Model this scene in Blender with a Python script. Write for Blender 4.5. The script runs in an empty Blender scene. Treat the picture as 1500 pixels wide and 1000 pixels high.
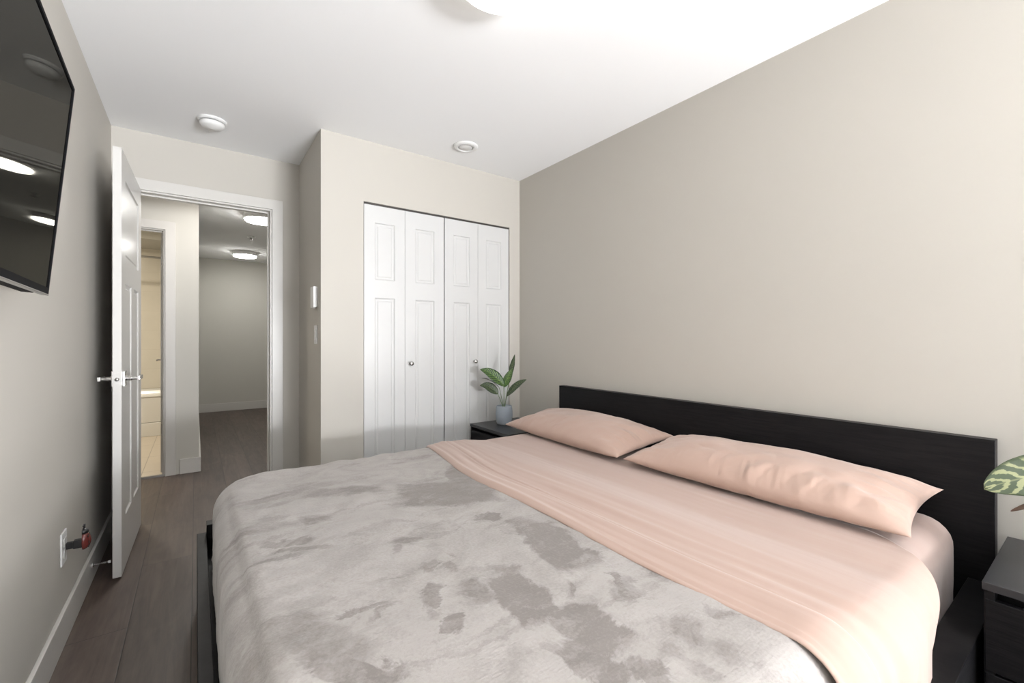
import bpy, bmesh, math, random
from mathutils import Vector, Matrix, noise
PI = math.pi
S = bpy.context.scene
COL = S.collection

# ------------------------------------------------------------------ camera
cam_data = bpy.data.cameras.new('camera')
cam_data.sensor_width = 36.0
cam_data.lens = 641.93 / 1500 * 36.0
cam_data.shift_y = -0.002
cam_data.clip_start = 0.02
cam = bpy.data.objects.new('camera', cam_data)
cam.location = (0, 0, 1.13)
cam.rotation_euler = (PI / 2, 0, -math.radians(35.80))
COL.objects.link(cam)
S.camera = cam

# ------------------------------------------------------------------ exposure, sky, large lights
S.view_settings.view_transform = 'Standard'
S.view_settings.look = 'None'
S.view_settings.gamma = 1.0
S.view_settings.use_curve_mapping = False
S.view_settings.exposure = 0.68

world = bpy.data.worlds.new('sky')
S.world = world
world.use_nodes = True
world.node_tree.nodes['Background'].inputs[0].default_value = (0.80, 0.90, 1.0, 1)
world.node_tree.nodes['Background'].inputs[1].default_value = 1.0

def area_light(name, loc, rot, sx, sy, power, color=(1, 1, 1), shape='RECTANGLE', spread=180):
    d = bpy.data.lights.new(name, 'AREA')
    d.shape = shape; d.size = sx; d.size_y = sy; d.energy = power; d.color = color; d.spread = math.radians(spread)
    o = bpy.data.objects.new(name, d); o.location = loc; o.rotation_euler = rot
    COL.objects.link(o)
    return o

# narrow daylight beam added at the unseen window, turned to brighten the left wall
area_light('window_fill', (1.25, -2.75, 1.45), (PI / 2, 0, math.radians(30)), 1.8, 1.8, 13, (0.93, 0.955, 1.0), spread=64)
# added uplight outside the unseen window, put there to brighten the ceiling
area_light('uplight_fill', (1.55, -3.20, 0.45), (math.radians(130), 0, math.radians(42)), 2.0, 1.3, 720, (0.95, 0.965, 1.0))
# two unseen fill lights added to brighten the hallway and the bathroom
area_light('hallway_fill', (0.15, 4.10, 2.37), (0, 0, 0), 0.28, 0.28, 6.0, (1.0, 0.95, 0.90), 'DISK')
area_light('bathroom_fill', (-0.95, 5.60, 2.37), (0, 0, 0), 0.28, 0.28, 19, (1.0, 0.89, 0.72), 'DISK')

# room dimensions (metres)
XL, XR = -0.406, 2.094
YN, YB, YC = -2.60, 3.48, 2.80
XS = 0.607
ZC = 2.393

# ------------------------------------------------------------------ mesh helpers
def quad_box(bm, x0, x1, y0, y1, z0, z1):
    v = [bm.verts.new(p) for p in ((x0,y0,z0),(x1,y0,z0),(x1,y1,z0),(x0,y1,z0),(x0,y0,z1),(x1,y0,z1),(x1,y1,z1),(x0,y1,z1))]
    for f in ((0,3,2,1),(4,5,6,7),(0,1,5,4),(1,2,6,5),(2,3,7,6),(3,0,4,7)):
        bm.faces.new([v[i] for i in f])
    return v

def new_bm(): return bmesh.new()

def finish(name, bm, material, parent=None, smooth=False, loc=None, rot=None, bevel=0, seg=2, recalc=True):
    if recalc:
        bmesh.ops.recalc_face_normals(bm, faces=bm.faces[:])
    me = bpy.data.meshes.new(name)
    bm.to_mesh(me); bm.free()
    o = bpy.data.objects.new(name, me)
    if material is not None:
        me.materials.append(material)
    COL.objects.link(o)
    if smooth:
        for p in me.polygons: p.use_smooth = True
    if bevel:
        m = o.modifiers.new('bevel', 'BEVEL'); m.width = bevel; m.segments = seg; m.limit_method = 'ANGLE'; m.angle_limit = math.radians(40)
        m.harden_normals = False
        for p in me.polygons: p.use_smooth = True
        m2 = o.modifiers.new('normals', 'WEIGHTED_NORMAL'); m2.keep_sharp = True
    if parent is not None: o.parent = parent
    if loc is not None: o.location = loc
    if rot is not None: o.rotation_euler = rot
    return o

def box(name, x0, x1, y0, y1, z0, z1, material, parent=None, bevel=0, **k):
    bm = new_bm(); quad_box(bm, x0, x1, y0, y1, z0, z1)
    return finish(name, bm, material, parent, bevel=bevel, **k)

def add_lathe(bm, profile, n=40, origin=(0, 0, 0), axis='z', cap_start=True, cap_end=True):
    rings = []
    ox, oy, oz = origin
    for r, h in profile:
        ring = []
        for i in range(n):
            a = 2 * PI * i / n
            c, s = r * math.cos(a), r * math.sin(a)
            p = {'z': (ox + c, oy + s, oz + h), 'x': (ox + h, oy + c, oz + s), 'y': (ox + s, oy + h, oz + c)}[axis]
            ring.append(bm.verts.new(p))
        rings.append(ring)
    for a, b in zip(rings, rings[1:]):
        for i in range(n):
            bm.faces.new((a[i], a[(i+1) % n], b[(i+1) % n], b[i]))
    if cap_start: bm.faces.new(rings[0][::-1])
    if cap_end: bm.faces.new(rings[-1])

def add_tube(bm, pts, radii, n=10):
    pts = [Vector(p) for p in pts]
    if not hasattr(radii, '__len__'): radii = [radii] * len(pts)
    rings = []
    up = Vector((0.13, 0.27, 0.95)).normalized()
    for i, p in enumerate(pts):
        t = (pts[min(i+1, len(pts)-1)] - pts[max(i-1, 0)]).normalized()
        a = t.cross(up)
        if a.length < 1e-3: a = t.cross(Vector((1, 0, 0)))
        a.normalize(); b = t.cross(a).normalized()
        rings.append([bm.verts.new(p + radii[i] * (math.cos(2*PI*k/n) * a + math.sin(2*PI*k/n) * b)) for k in range(n)])
    for a, b in zip(rings, rings[1:]):
        for i in range(n):
            bm.faces.new((a[i], a[(i+1) % n], b[(i+1) % n], b[i]))
    bm.faces.new(rings[0][::-1]); bm.faces.new(rings[-1])

def tag(o, label, cat, group=None):
    o['label'] = label; o['category'] = cat
    if group: o['group'] = group
    return o

def thing(name, label, cat, loc=(0, 0, 0), rotz=0.0, group=None):
    o = bpy.data.objects.new(name, None)
    o.empty_display_size = 0.05
    COL.objects.link(o)
    o.location = loc; o.rotation_euler = (0, 0, rotz)
    return tag(o, label, cat, group)

def struct(o):
    o['kind'] = 'structure'
    return o

def sbox(name, *a, **k): return struct(box(name, *a, **k))

# ------------------------------------------------------------------ material helpers
def mat(name):
    m = bpy.data.materials.new(name); m.use_nodes = True
    nt = m.node_tree
    return m, nt, nt.nodes['Principled BSDF']

def nd(nt, typ, **props):
    n = nt.nodes.new(typ)
    for k, v in props.items(): setattr(n, k, v)
    return n

def setin(nt, sock, val):
    if isinstance(val, bpy.types.NodeSocket): nt.links.new(val, sock)
    else: sock.default_value = val

def mth(nt, op, a, b=0.0, c=None, clamp=False):
    n = nd(nt, 'ShaderNodeMath', operation=op); n.use_clamp = clamp
    setin(nt, n.inputs[0], a); setin(nt, n.inputs[1], b)
    if c is not None: setin(nt, n.inputs[2], c)
    return n.outputs[0]

def maprange(nt, v, a, b, c=0.0, d=1.0, smooth=True):
    n = nd(nt, 'ShaderNodeMapRange'); n.clamp = True
    if smooth: n.interpolation_type = 'SMOOTHSTEP'
    setin(nt, n.inputs[0], v)
    for i, x in enumerate((a, b, c, d)): n.inputs[i+1].default_value = x
    return n.outputs[0]

def mixc(nt, f, a, b):
    n = nd(nt, 'ShaderNodeMix', data_type='RGBA')
    setin(nt, n.inputs[0], f); setin(nt, n.inputs[6], a); setin(nt, n.inputs[7], b)
    return n.outputs[2]

def rgba(c): return (c[0], c[1], c[2], 1.0)

def srgb(r, g, b):
    f = lambda u: (u/255/12.92) if u/255 <= 0.04045 else ((u/255 + 0.055)/1.055) ** 2.4
    return (f(r), f(g), f(b))

def objco(nt):
    return nd(nt, 'ShaderNodeTexCoord').outputs['Object']

def mapping(nt, vec, scale=(1, 1, 1), loc=(0, 0, 0), rot=(0, 0, 0), typ='POINT'):
    n = nd(nt, 'ShaderNodeMapping', vector_type=typ)
    setin(nt, n.inputs['Vector'], vec)
    n.inputs['Location'].default_value = loc; n.inputs['Rotation'].default_value = rot; n.inputs['Scale'].default_value = scale
    return n.outputs[0]

def noisetex(nt, vec, scale, detail=3.0, rough=0.5, dist=0.0, color=False):
    n = nd(nt, 'ShaderNodeTexNoise')
    setin(nt, n.inputs['Vector'], vec)
    n.inputs['Scale'].default_value = scale; n.inputs['Detail'].default_value = detail
    n.inputs['Roughness'].default_value = rough; n.inputs['Distortion'].default_value = dist
    return n.outputs['Color' if color else 'Fac']

def bump(nt, p, height, strength, distance=0.01):
    n = nd(nt, 'ShaderNodeBump')
    n.inputs['Strength'].default_value = strength; n.inputs['Distance'].default_value = distance
    setin(nt, n.inputs['Height'], height)
    nt.links.new(n.outputs[0], p.inputs['Normal'])

def simple(name, col, rough=0.5, metal=0.0, spec=0.5, var=0.04, nscale=6.0, bstr=0.0, bscale=120.0):
    m, nt, p = mat(name)
    co = objco(nt)
    f = noisetex(nt, co, nscale, 3)
    lo = tuple(c * (1 - var) for c in col); hi = tuple(min(1, c * (1 + var)) for c in col)
    nt.links.new(mixc(nt, f, rgba(lo), rgba(hi)), p.inputs['Base Color'])
    p.inputs['Roughness'].default_value = rough; p.inputs['Metallic'].default_value = metal
    p.inputs['Specular IOR Level'].default_value = spec
    if bstr: bump(nt, p, noisetex(nt, co, bscale, 2), bstr, 0.002)
    return m

WALL = simple('wall_paint', (0.504, 0.480, 0.436), 0.55, spec=0.12, var=0.012, nscale=2.0, bstr=0.05, bscale=260)
HALLWALL = simple('hallway_wall_paint', (0.540, 0.525, 0.480), 0.55, spec=0.12, var=0.012, nscale=2.0, bstr=0.05, bscale=260)
CEIL = simple('ceiling_paint', (0.885, 0.888, 0.89), 0.9, spec=0.1, var=0.008, nscale=2.0, bstr=0.06, bscale=300)
TRIM = simple('white_trim_paint', (0.575, 0.558, 0.527), 0.33, var=0.01)
DOORM = simple('white_door_paint', (0.575, 0.563, 0.540), 0.28, var=0.01)
CLOSETM = simple('white_closet_paint', (0.565, 0.563, 0.555), 0.40, var=0.008)
DARKGAP = simple('dark_track_metal', (0.06, 0.055, 0.05), 0.5, metal=0.3)
CHROME = simple('satin_chrome', (0.62, 0.61, 0.60), 0.22, metal=1.0, var=0.02)
STEEL = simple('brushed_steel', (0.42, 0.41, 0.40), 0.35, metal=1.0, var=0.03)
WPLASTIC = simple('white_plastic', (0.72, 0.72, 0.71), 0.4, var=0.01)
GPLASTIC = simple('light_grey_plastic', (0.62, 0.61, 0.59), 0.45, var=0.01)
DPLASTIC = simple('dark_slot_plastic', (0.03, 0.03, 0.03), 0.5)
BPLASTIC = simple('black_plastic', (0.012, 0.012, 0.013), 0.35)
TUBM = simple('bathtub_acrylic', (0.80, 0.79, 0.76), 0.2, var=0.01)

# floor planks run along +y: width 0.203, random joints
def floor_mat():
    m, nt, p = mat('dark_laminate_planks')
    co = objco(nt)
    sx = nd(nt, 'ShaderNodeSeparateXYZ'); nt.links.new(co, sx.inputs[0])
    W, L = 0.203, 1.20
    xs = mth(nt, 'DIVIDE', mth(nt, 'ADD', sx.outputs[0], 0.217 + W * 20), W)
    idx = mth(nt, 'FLOOR', xs)
    fx = mth(nt, 'SUBTRACT', xs, idx)
    wn = nd(nt, 'ShaderNodeTexWhiteNoise', noise_dimensions='1D'); nt.links.new(mth(nt, 'MULTIPLY', idx, 1.37), wn.inputs['W'])
    # joint offset: plank 20 (left of bed) has its joint at y = 2.845
    off = mth(nt, 'FRACT', mth(nt, 'MULTIPLY', mth(nt, 'SUBTRACT', idx, 20.0), 0.525))
    ys = mth(nt, 'ADD', mth(nt, 'DIVIDE', mth(nt, 'SUBTRACT', sx.outputs[1], 2.845 - L * 8), L), off)
    iy = mth(nt, 'FLOOR', ys)
    fy = mth(nt, 'SUBTRACT', ys, iy)
    wn2 = nd(nt, 'ShaderNodeTexWhiteNoise', noise_dimensions='2D')
    cv = nd(nt, 'ShaderNodeCombineXYZ'); nt.links.new(idx, cv.inputs[0]); nt.links.new(iy, cv.inputs[1])
    nt.links.new(cv.outputs[0], wn2.inputs['Vector'])
    # grain, shifted per plank
    shift = nd(nt, 'ShaderNodeVectorMath', operation='MULTIPLY_ADD')
    nt.links.new(wn2.outputs['Color'], shift.inputs[0]); shift.inputs[1].default_value = (7, 9, 5); nt.links.new(co, shift.inputs[2])
    g1 = noisetex(nt, mapping(nt, shift.outputs[0], (30, 1.6, 1)), 1.0, 5, 0.62, 1.2)
    g2 = noisetex(nt, mapping(nt, shift.outputs[0], (160, 5, 1)), 1.0, 3, 0.6)
    g3 = noisetex(nt, mapping(nt, shift.outputs[0], (7, 2.2, 1)), 1.0, 3, 0.6, 2.5)
    g = mth(nt, 'ADD', mth(nt, 'MULTIPLY', g1, 0.45), mth(nt, 'ADD', mth(nt, 'MULTIPLY', g2, 0.2), mth(nt, 'MULTIPLY', g3, 0.35)))
    g = maprange(nt, g, 0.30, 0.70)
    base = mixc(nt, g, (0.046, 0.032, 0.026, 1), (0.110, 0.081, 0.066, 1))
    tone = maprange(nt, wn2.outputs['Value'], 0, 1, 0.86, 1.14, smooth=False)
    tn = nd(nt, 'ShaderNodeVectorMath', operation='SCALE'); nt.links.new(base, tn.inputs[0]); nt.links.new(tone, tn.inputs['Scale'])
    ex = mth(nt, 'MINIMUM', fx, mth(nt, 'SUBTRACT', 1.0, fx))
    ey = mth(nt, 'MINIMUM', fy, mth(nt, 'SUBTRACT', 1.0, fy))
    sxm = maprange(nt, ex, 0.004, 0.012, smooth=False)
    sym = maprange(nt, ey, 0.0006, 0.0018, smooth=False)
    seam = mth(nt, 'MINIMUM', sxm, sym)
    nt.links.new(mixc(nt, seam, (0.018, 0.013, 0.011, 1), tn.outputs[0]), p.inputs['Base Color'])
    p.inputs['Roughness'].default_value = 0.42
    nt.links.new(maprange(nt, g2, 0, 1, 0.36, 0.52, smooth=False), p.inputs['Roughness'])
    hh = mth(nt, 'ADD', mth(nt, 'MULTIPLY', g, 0.25), seam)
    bump(nt, p, hh, 0.25, 0.0012)
    return m
FLOORM = floor_mat()

def tile_mat(name, col, grout, sx_, sy_, plane, rough=0.3, ox=0.0, oy=0.0, gw=0.006):
    m, nt, p = mat(name)
    co = objco(nt)
    s = nd(nt, 'ShaderNodeSeparateXYZ'); nt.links.new(co, s.inputs[0])
    A = s.outputs[0]; B = s.outputs[1] if plane == 'xy' else s.outputs[2]
    def edge(v, size, o):
        q = mth(nt, 'DIVIDE', mth(nt, 'ADD', v, o + 40 * size), size)
        f = mth(nt, 'FRACT', q)
        return mth(nt, 'MULTIPLY', mth(nt, 'MINIMUM', f, mth(nt, 'SUBTRACT', 1.0, f)), size)
    e = mth(nt, 'MINIMUM', edge(A, sx_, ox), edge(B, sy_, oy))
    k = maprange(nt, e, gw * 0.3, gw * 0.6)
    v = noisetex(nt, co, 5.0, 4)
    c = mixc(nt, v, rgba(tuple(x * 0.95 for x in col)), rgba(tuple(min(1, x * 1.05) for x in col)))
    nt.links.new(mixc(nt, k, rgba(grout), c), p.inputs['Base Color'])
    p.inputs['Roughness'].default_value = rough
    bump(nt, p, k, 0.3, 0.001)
    return m
BFLOOR = tile_mat('bathroom_floor_tile', (0.62, 0.55, 0.46), (0.36, 0.31, 0.26), 0.30, 0.60, 'xy', 0.35, ox=0.365)
BTILE = tile_mat('bathroom_wall_tile', (0.80, 0.76, 0.68), (0.72, 0.68, 0.60), 0.40, 0.25, 'xz', 0.2, gw=0.003)

def black_wood():
    m, nt, p = mat('black_brown_wood_veneer')
    co = objco(nt)
    g = noisetex(nt, mapping(nt, co, (6, 6, 90)), 1.0, 4, 0.6, 0.6)
    g2 = noisetex(nt, mapping(nt, co, (14, 14, 260)), 1.0, 3, 0.6)
    gg = maprange(nt, mth(nt, 'ADD', mth(nt, 'MULTIPLY', g, 0.6), mth(nt, 'MULTIPLY', g2, 0.4)), 0.35, 0.65)
    nt.links.new(mixc(nt, gg, (0.0045, 0.0045, 0.0055, 1), (0.0100, 0.0096, 0.0104, 1)), p.inputs['Base Color'])
    p.inputs['Roughness'].default_value = 0.42
    p.inputs['Specular IOR Level'].default_value = 0.19
    bump(nt, p, gg, 0.28, 0.001)
    return m
BLACKWOOD = black_wood()
WORNSHEEN = simple('worn_black_top_painted_sheen', (0.020, 0.021, 0.024), 0.34, spec=0.7, var=0.25, nscale=12)  # worn top, base colour also lightened to stand in for reflected window light

def cloth(name, col, var, weave, rough=0.85, sheen=0.3, wr=0.35):
    m, nt, p = mat(name)
    co = objco(nt)
    n1 = noisetex(nt, co, 7.0, 4, 0.6)
    nt.links.new(mixc(nt, n1, rgba(tuple(c * (1 - var) for c in col)), rgba(tuple(min(1, c * (1 + var)) for c in col))), p.inputs['Base Color'])
    p.inputs['Roughness'].default_value = rough
    p.inputs['Specular IOR Level'].default_value = 0.2
    p.inputs['Sheen Weight'].default_value = sheen
    p.inputs['Sheen Roughness'].default_value = 0.5
    w = noisetex(nt, mapping(nt, co, weave), 1.0, 3, 0.55, 0.8)
    f = noisetex(nt, co, 420.0, 1)
    bump(nt, p, mth(nt, 'ADD', w, mth(nt, 'MULTIPLY', f, 0.05)), wr, 0.008)
    return m
PINK = cloth('pink_cotton_sheet', (0.424, 0.305, 0.256), 0.02, (16, 2.2, 6), wr=0.18)
PINKFIT = cloth('pink_cotton_fitted_sheet', (0.423, 0.320, 0.282), 0.02, (8, 5, 5), wr=0.18)
PINKPIL = cloth('pink_cotton_pillowcase', (0.470, 0.332, 0.274), 0.02, (13, 9, 13), wr=0.30)

def plush():
    m, nt, p = mat('grey_plush_pile')
    co = objco(nt)
    flat = nd(nt, 'ShaderNodeVectorMath', operation='MULTIPLY'); nt.links.new(co, flat.inputs[0]); flat.inputs[1].default_value = (1, 1, 0.6)
    # wobble for the brushed-patch outlines
    wob = nd(nt, 'ShaderNodeVectorMath', operation='MULTIPLY_ADD')
    sub = nd(nt, 'ShaderNodeVectorMath', operation='SUBTRACT'); nt.links.new(noisetex(nt, flat.outputs[0], 6.0, 6, 0.68, 0.6, color=True), sub.inputs[0]); sub.inputs[1].default_value = (.5, .5, .5)
    nt.links.new(sub.outputs[0], wob.inputs[0]); wob.inputs[1].default_value = (.15, .15, 0); nt.links.new(flat.outputs[0], wob.inputs[2])
    total = None
    # (x, y, half length, half width, angle deg, strength): places where the pile is brushed the other way
    for (x, y, a, b, ang, s) in PATCHES:
        v = mapping(nt, wob.outputs[0], (a, b, 3.0), (x, y, 0.55), (0, 0, math.radians(ang)), 'TEXTURE')
        ln = nd(nt, 'ShaderNodeVectorMath', operation='LENGTH'); nt.links.new(v, ln.inputs[0])
        ab = nd(nt, 'ShaderNodeVectorMath', operation='ABSOLUTE'); nt.links.new(v, ab.inputs[0])
        sp = nd(nt, 'ShaderNodeSeparateXYZ'); nt.links.new(ab.outputs[0], sp.inputs[0])
        mx = mth(nt, 'MAXIMUM', sp.outputs[0], sp.outputs[1])
        dd = mth(nt, 'ADD', mth(nt, 'MULTIPLY', ln.outputs['Value'], 0.4), mth(nt, 'MULTIPLY', mx, 0.68))
        mk = maprange(nt, dd, *((0.84, 1.16) if s > 0.62 else (0.60, 1.30)), min(1.0, s * 1.05), 0.0)
        total = mk if total is None else mth(nt, 'MAXIMUM', total, mk)
    strokes = maprange(nt, noisetex(nt, mapping(nt, wob.outputs[0], (3.2, 9.0, 1), rot=(0, 0, 0.35)), 1.0, 5, 0.62, 1.6), 0.52, 0.66)
    soft = maprange(nt, noisetex(nt, flat.outputs[0], 3.5, 5, 0.65, 1.2), 0.42, 0.66)
    streak = maprange(nt, noisetex(nt, mapping(nt, wob.outputs[0], (9.0, 26.0, 1), rot=(0, 0, -0.5)), 1.0, 5, 0.65, 1.0), 0.34, 0.60, 0.70, 1.1)
    d = mth(nt, 'ADD', mth(nt, 'MULTIPLY', total, streak), mth(nt, 'ADD', mth(nt, 'MULTIPLY', strokes, 0.38), mth(nt, 'MULTIPLY', soft, 0.32)), clamp=True)
    fine = noisetex(nt, mapping(nt, co, (150, 150, 150)), 1.0, 2, 0.6)
    d2 = mth(nt, 'ADD', d, mth(nt, 'MULTIPLY', mth(nt, 'SUBTRACT', fine, 0.5), 0.75), clamp=True)
    nt.links.new(mixc(nt, d2, (0.372, 0.347, 0.330, 1), (0.212, 0.191, 0.179, 1)), p.inputs['Base Color'])
    p.inputs['Roughness'].default_value = 0.95
    p.inputs['Specular IOR Level'].default_value = 0.1
    p.inputs['Sheen Weight'].default_value = 0.25
    p.inputs['Sheen Roughness'].default_value = 0.4
    rib = nd(nt, 'ShaderNodeTexWave', wave_type='BANDS', bands_direction='Y')
    nt.links.new(co, rib.inputs['Vector']); rib.inputs['Scale'].default_value = 46.0; rib.inputs['Distortion'].default_value = 3.0
    rib.inputs['Detail'].default_value = 2.0; rib.inputs['Detail Scale'].default_value = 3.0
    h = mth(nt, 'ADD', mth(nt, 'MULTIPLY', fine, 0.8), mth(nt, 'MULTIPLY', rib.outputs['Fac'], 0.12))
    bump(nt, p, h, 0.35, 0.003)
    return m
PATCHES = [
    (0.748, 1.434, 0.208, 0.134, 152, 0.85), (0.867, 1.564, 0.184, 0.047, -106, 0.70), (0.438, 1.683, 0.149, 0.058, 151, 0.60), (0.235, 1.757, 0.116, 0.032, -163, 0.45),
    (0.745, 1.172, 0.048, 0.029, 142, 0.70), (0.302, 1.467, 0.043, 0.031, 172, 0.60), (0.198, 1.339, 0.087, 0.028, 154, 0.65), (0.223, 1.268, 0.096, 0.017, 150, 0.50),
    (0.141, 1.244, 0.091, 0.013, 172, 0.50), (0.111, 1.489, 0.073, 0.013, 151, 0.40), (0.468, 1.158, 0.036, 0.032, 138, 0.60), (0.434, 1.116, 0.022, 0.013, 78, 0.50),
    (0.469, 0.979, 0.032, 0.015, 67, 0.60), (0.505, 0.953, 0.024, 0.021, 32, 0.60), (0.548, 1.009, 0.020, 0.014, 68, 0.40), (0.416, 0.869, 0.048, 0.022, 51, 0.70),
    (0.400, 0.780, 0.035, 0.022, 69, 0.80), (0.387, 0.849, 0.045, 0.016, 67, 0.50), (0.798, 0.906, 0.152, 0.074, 78, 0.80), (0.807, 1.018, 0.084, 0.040, 92, 0.50),
    (0.501, 0.852, 0.041, 0.030, 65, 0.55), (0.574, 0.764, 0.100, 0.056, 88, 0.85), (0.630, 0.614, 0.098, 0.059, 97, 0.85), (0.568, 0.544, 0.073, 0.042, 95, 0.80),
    (0.790, 0.662, 0.061, 0.034, -136, 0.50), (0.795, 0.678, 0.055, 0.012, -115, 0.75), (0.688, 0.736, 0.039, 0.012, 52, 0.50), (0.932, 0.720, 0.141, 0.040, -99, 0.55),
    (0.776, 0.508, 0.038, 0.033, 35, 0.45), (0.622, 0.472, 0.036, 0.023, 93, 0.65), (0.872, 0.484, 0.027, 0.020, 101, 0.55), (0.698, 0.428, 0.034, 0.022, 115, 0.50),
    (0.275, 0.914, 0.073, 0.013, 171, 0.65), (0.318, 0.876, 0.043, 0.012, -156, 0.55), (0.179, 0.872, 0.132, 0.044, 129, 0.60), (0.220, 0.773, 0.109, 0.035, 126, 0.65),
    (0.090, 0.900, 0.059, 0.032, 102, 0.45), (0.143, 0.965, 0.063, 0.027, 153, 0.50), (0.055, 0.987, 0.042, 0.022, 105, 0.35), (0.792, 0.418, 0.036, 0.028, 36, 0.40),
    (0.696, 0.487, 0.027, 0.022, 25, 0.35), (0.602, 0.878, 0.048, 0.023, 122, 0.50), (0.533, 0.605, 0.030, 0.013, 99, 0.40),
]
PLUSH = plush()

def leaf_mat(name, dark, light, freq, slant, mid, thr):
    m, nt, p = mat(name)
    uv = nd(nt, 'ShaderNodeUVMap').outputs[0]
    s = nd(nt, 'ShaderNodeSeparateXYZ'); nt.links.new(uv, s.inputs[0])
    av = mth(nt, 'ABSOLUTE', mth(nt, 'SUBTRACT', s.outputs[1], 0.5))
    wob = noisetex(nt, uv, 8.0, 3)
    ph = mth(nt, 'ADD', mth(nt, 'SUBTRACT', mth(nt, 'MULTIPLY', s.outputs[0], freq), mth(nt, 'MULTIPLY', av, slant)), mth(nt, 'MULTIPLY', wob, 0.9))
    st = mth(nt, 'SINE', mth(nt, 'MULTIPLY', ph, 2 * PI))
    k = maprange(nt, st, thr, thr + 0.5)
    fade = maprange(nt, av, 0.40, 0.47, 1.0, 0.15)
    k = mth(nt, 'MULTIPLY', k, fade)
    rib = maprange(nt, av, 0.012, 0.03, 1.0, 0.0)
    k = mth(nt, 'MAXIMUM', k, mth(nt, 'MULTIPLY', rib, mid))
    nt.links.new(mixc(nt, k, rgba(dark), rgba(light)), p.inputs['Base Color'])
    p.inputs['Roughness'].default_value = 0.4
    bump(nt, p, st, 0.15, 0.001)
    return m
LEAF_A = leaf_mat('deep_green_striped_leaf', (0.010, 0.040, 0.010), (0.16, 0.26, 0.06), 9.0, 5.0, 0.9, 0.30)
LEAF_A2 = leaf_mat('dark_green_striped_leaf', (0.010, 0.027, 0.012), (0.13, 0.16, 0.075), 11.0, 5.0, 0.8, 0.30)
LEAF_B = leaf_mat('feathered_grey_green_leaf', (0.060, 0.085, 0.045), (0.30, 0.32, 0.17), 6.5, 3.2, 0.4, 0.10)
LEAF_U = simple('brown_leaf_underside', (0.16, 0.10, 0.07), 0.6, var=0.2, nscale=30)
STEM = simple('green_plant_stem', (0.16, 0.22, 0.12), 0.5, var=0.2, nscale=20)
SOIL = simple('dark_potting_soil', (0.03, 0.022, 0.016), 0.95, var=0.4, nscale=80, bstr=0.6, bscale=90)
POT = simple('grey_blue_stone_pot', (0.290, 0.325, 0.365), 0.75, var=0.15, nscale=14, bstr=0.25, bscale=50)

def emis(name, col, strength):
    m, nt, p = mat(name)
    p.inputs['Base Color'].default_value = (0.85, 0.84, 0.82, 1)
    p.inputs['Roughness'].default_value = 0.4
    co = objco(nt)
    f = noisetex(nt, co, 4.0, 1)
    nt.links.new(mixc(nt, f, rgba(col), rgba(tuple(min(1, c * 1.02) for c in col))), p.inputs['Emission Color'])
    p.inputs['Emission Strength'].default_value = strength
    return m
LAMP = emis('glowing_lamp_diffuser', (1.0, 0.97, 0.92), 4.6)
HLAMP = emis('glowing_hallway_diffuser', (1.0, 0.975, 0.94), 34.0)

# ------------------------------------------------------------------ structure
sbox('floor', -1.70, 2.30, -2.80, 8.50, -0.10, 0.0, FLOORM)
sbox('ceiling', -1.70, 2.30, -2.80, 8.50, ZC, ZC + 0.10, CEIL)
sbox('wall_left', XL - 0.10, XL, YN - 0.10, YB, 0, ZC, WALL)
sbox('wall_right', XR, XR + 0.10, YN - 0.10, YB + 0.12, 0, ZC, WALL)

def wall_with_opening(name, axis, a0, a1, b0, b1, o0, o1, zlo, zhi, material):
    """wall along axis from a0 to a1 (thickness b0..b1), opening o0..o1 x zlo..zhi"""
    bm = new_bm()
    def add(p0, p1, z0, z1):
        if p1 - p0 < 1e-6 or z1 - z0 < 1e-6: return
        if axis == 'x': quad_box(bm, p0, p1, b0, b1, z0, z1)
        else: quad_box(bm, b0, b1, p0, p1, z0, z1)
    add(a0, o0, 0, ZC); add(o1, a1, 0, ZC); add(o0, o1, zhi, ZC); add(o0, o1, 0, zlo)
    return struct(finish(name, bm, material))

DX0, DX1, DZ = -0.315, 0.437, 2.045          # bedroom door opening
wall_with_opening('wall_back', 'x', XL - 0.10, XR, YB, YB + 0.12, DX0, DX1, 0, DZ, WALL)
CX0, CX1, CZ = 0.861, 1.995, 2.006           # closet opening
wall_with_opening('wall_closet', 'x', XS, XR, YC, YC + 0.09, CX0, CX1, 0, CZ, WALL)
sbox('wall_closet_side', XS, XS + 0.10, YC + 0.09, YB, 0, ZC, WALL)
WX0, WX1, WZ0, WZ1 = 0.20, 2.00, 0.55, 2.28   # opening of the added, unseen window behind the camera
wall_with_opening('wall_near', 'x', XL, XR, YN - 0.10, YN, WX0, WX1, WZ0, WZ1, WALL)
# hallway beyond the door
HY = 4.62; HX = 0.02; FY = 8.28
BX1 = -0.200
wall_with_opening('wall_bathroom_front', 'x', -1.60, HX, HY, HY + 0.10, -0.93, BX1, 0, 2.045, HALLWALL)
sbox('wall_bathroom_side', HX - 0.10, HX, HY + 0.10, FY, 0, ZC, HALLWALL)
sbox('wall_hallway_end', HX - 0.10, 1.72, FY, FY + 0.10, 0, ZC, HALLWALL)
sbox('wall_hallway_right', 1.62, 1.72, YB + 0.12, FY, 0, ZC, HALLWALL)
sbox('wall_hallway_left', -1.70, -1.60, YB + 0.12, 7.45, 0, ZC, HALLWALL)
sbox('wall_hallway_left', -1.60, XL - 0.10, YB, YB + 0.12, 0, ZC, HALLWALL)
sbox('wall_bathroom_back', -1.60, HX - 0.10, 7.35, 7.45, 0, ZC, BTILE)
sbox('trim_1', -1.60, HX - 0.10, 6.62, 7.35, 2.30, ZC, HALLWALL)          # bulkhead over the bathtub
sbox('floor_bathroom', -1.60, HX - 0.10, HY + 0.012, 7.35, 0.0, 0.012, BFLOOR)
sbox('trim_2', -0.93, BX1, HY - 0.004, HY + 0.022, 0.0, 0.016, STEEL)      # metal threshold

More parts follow.
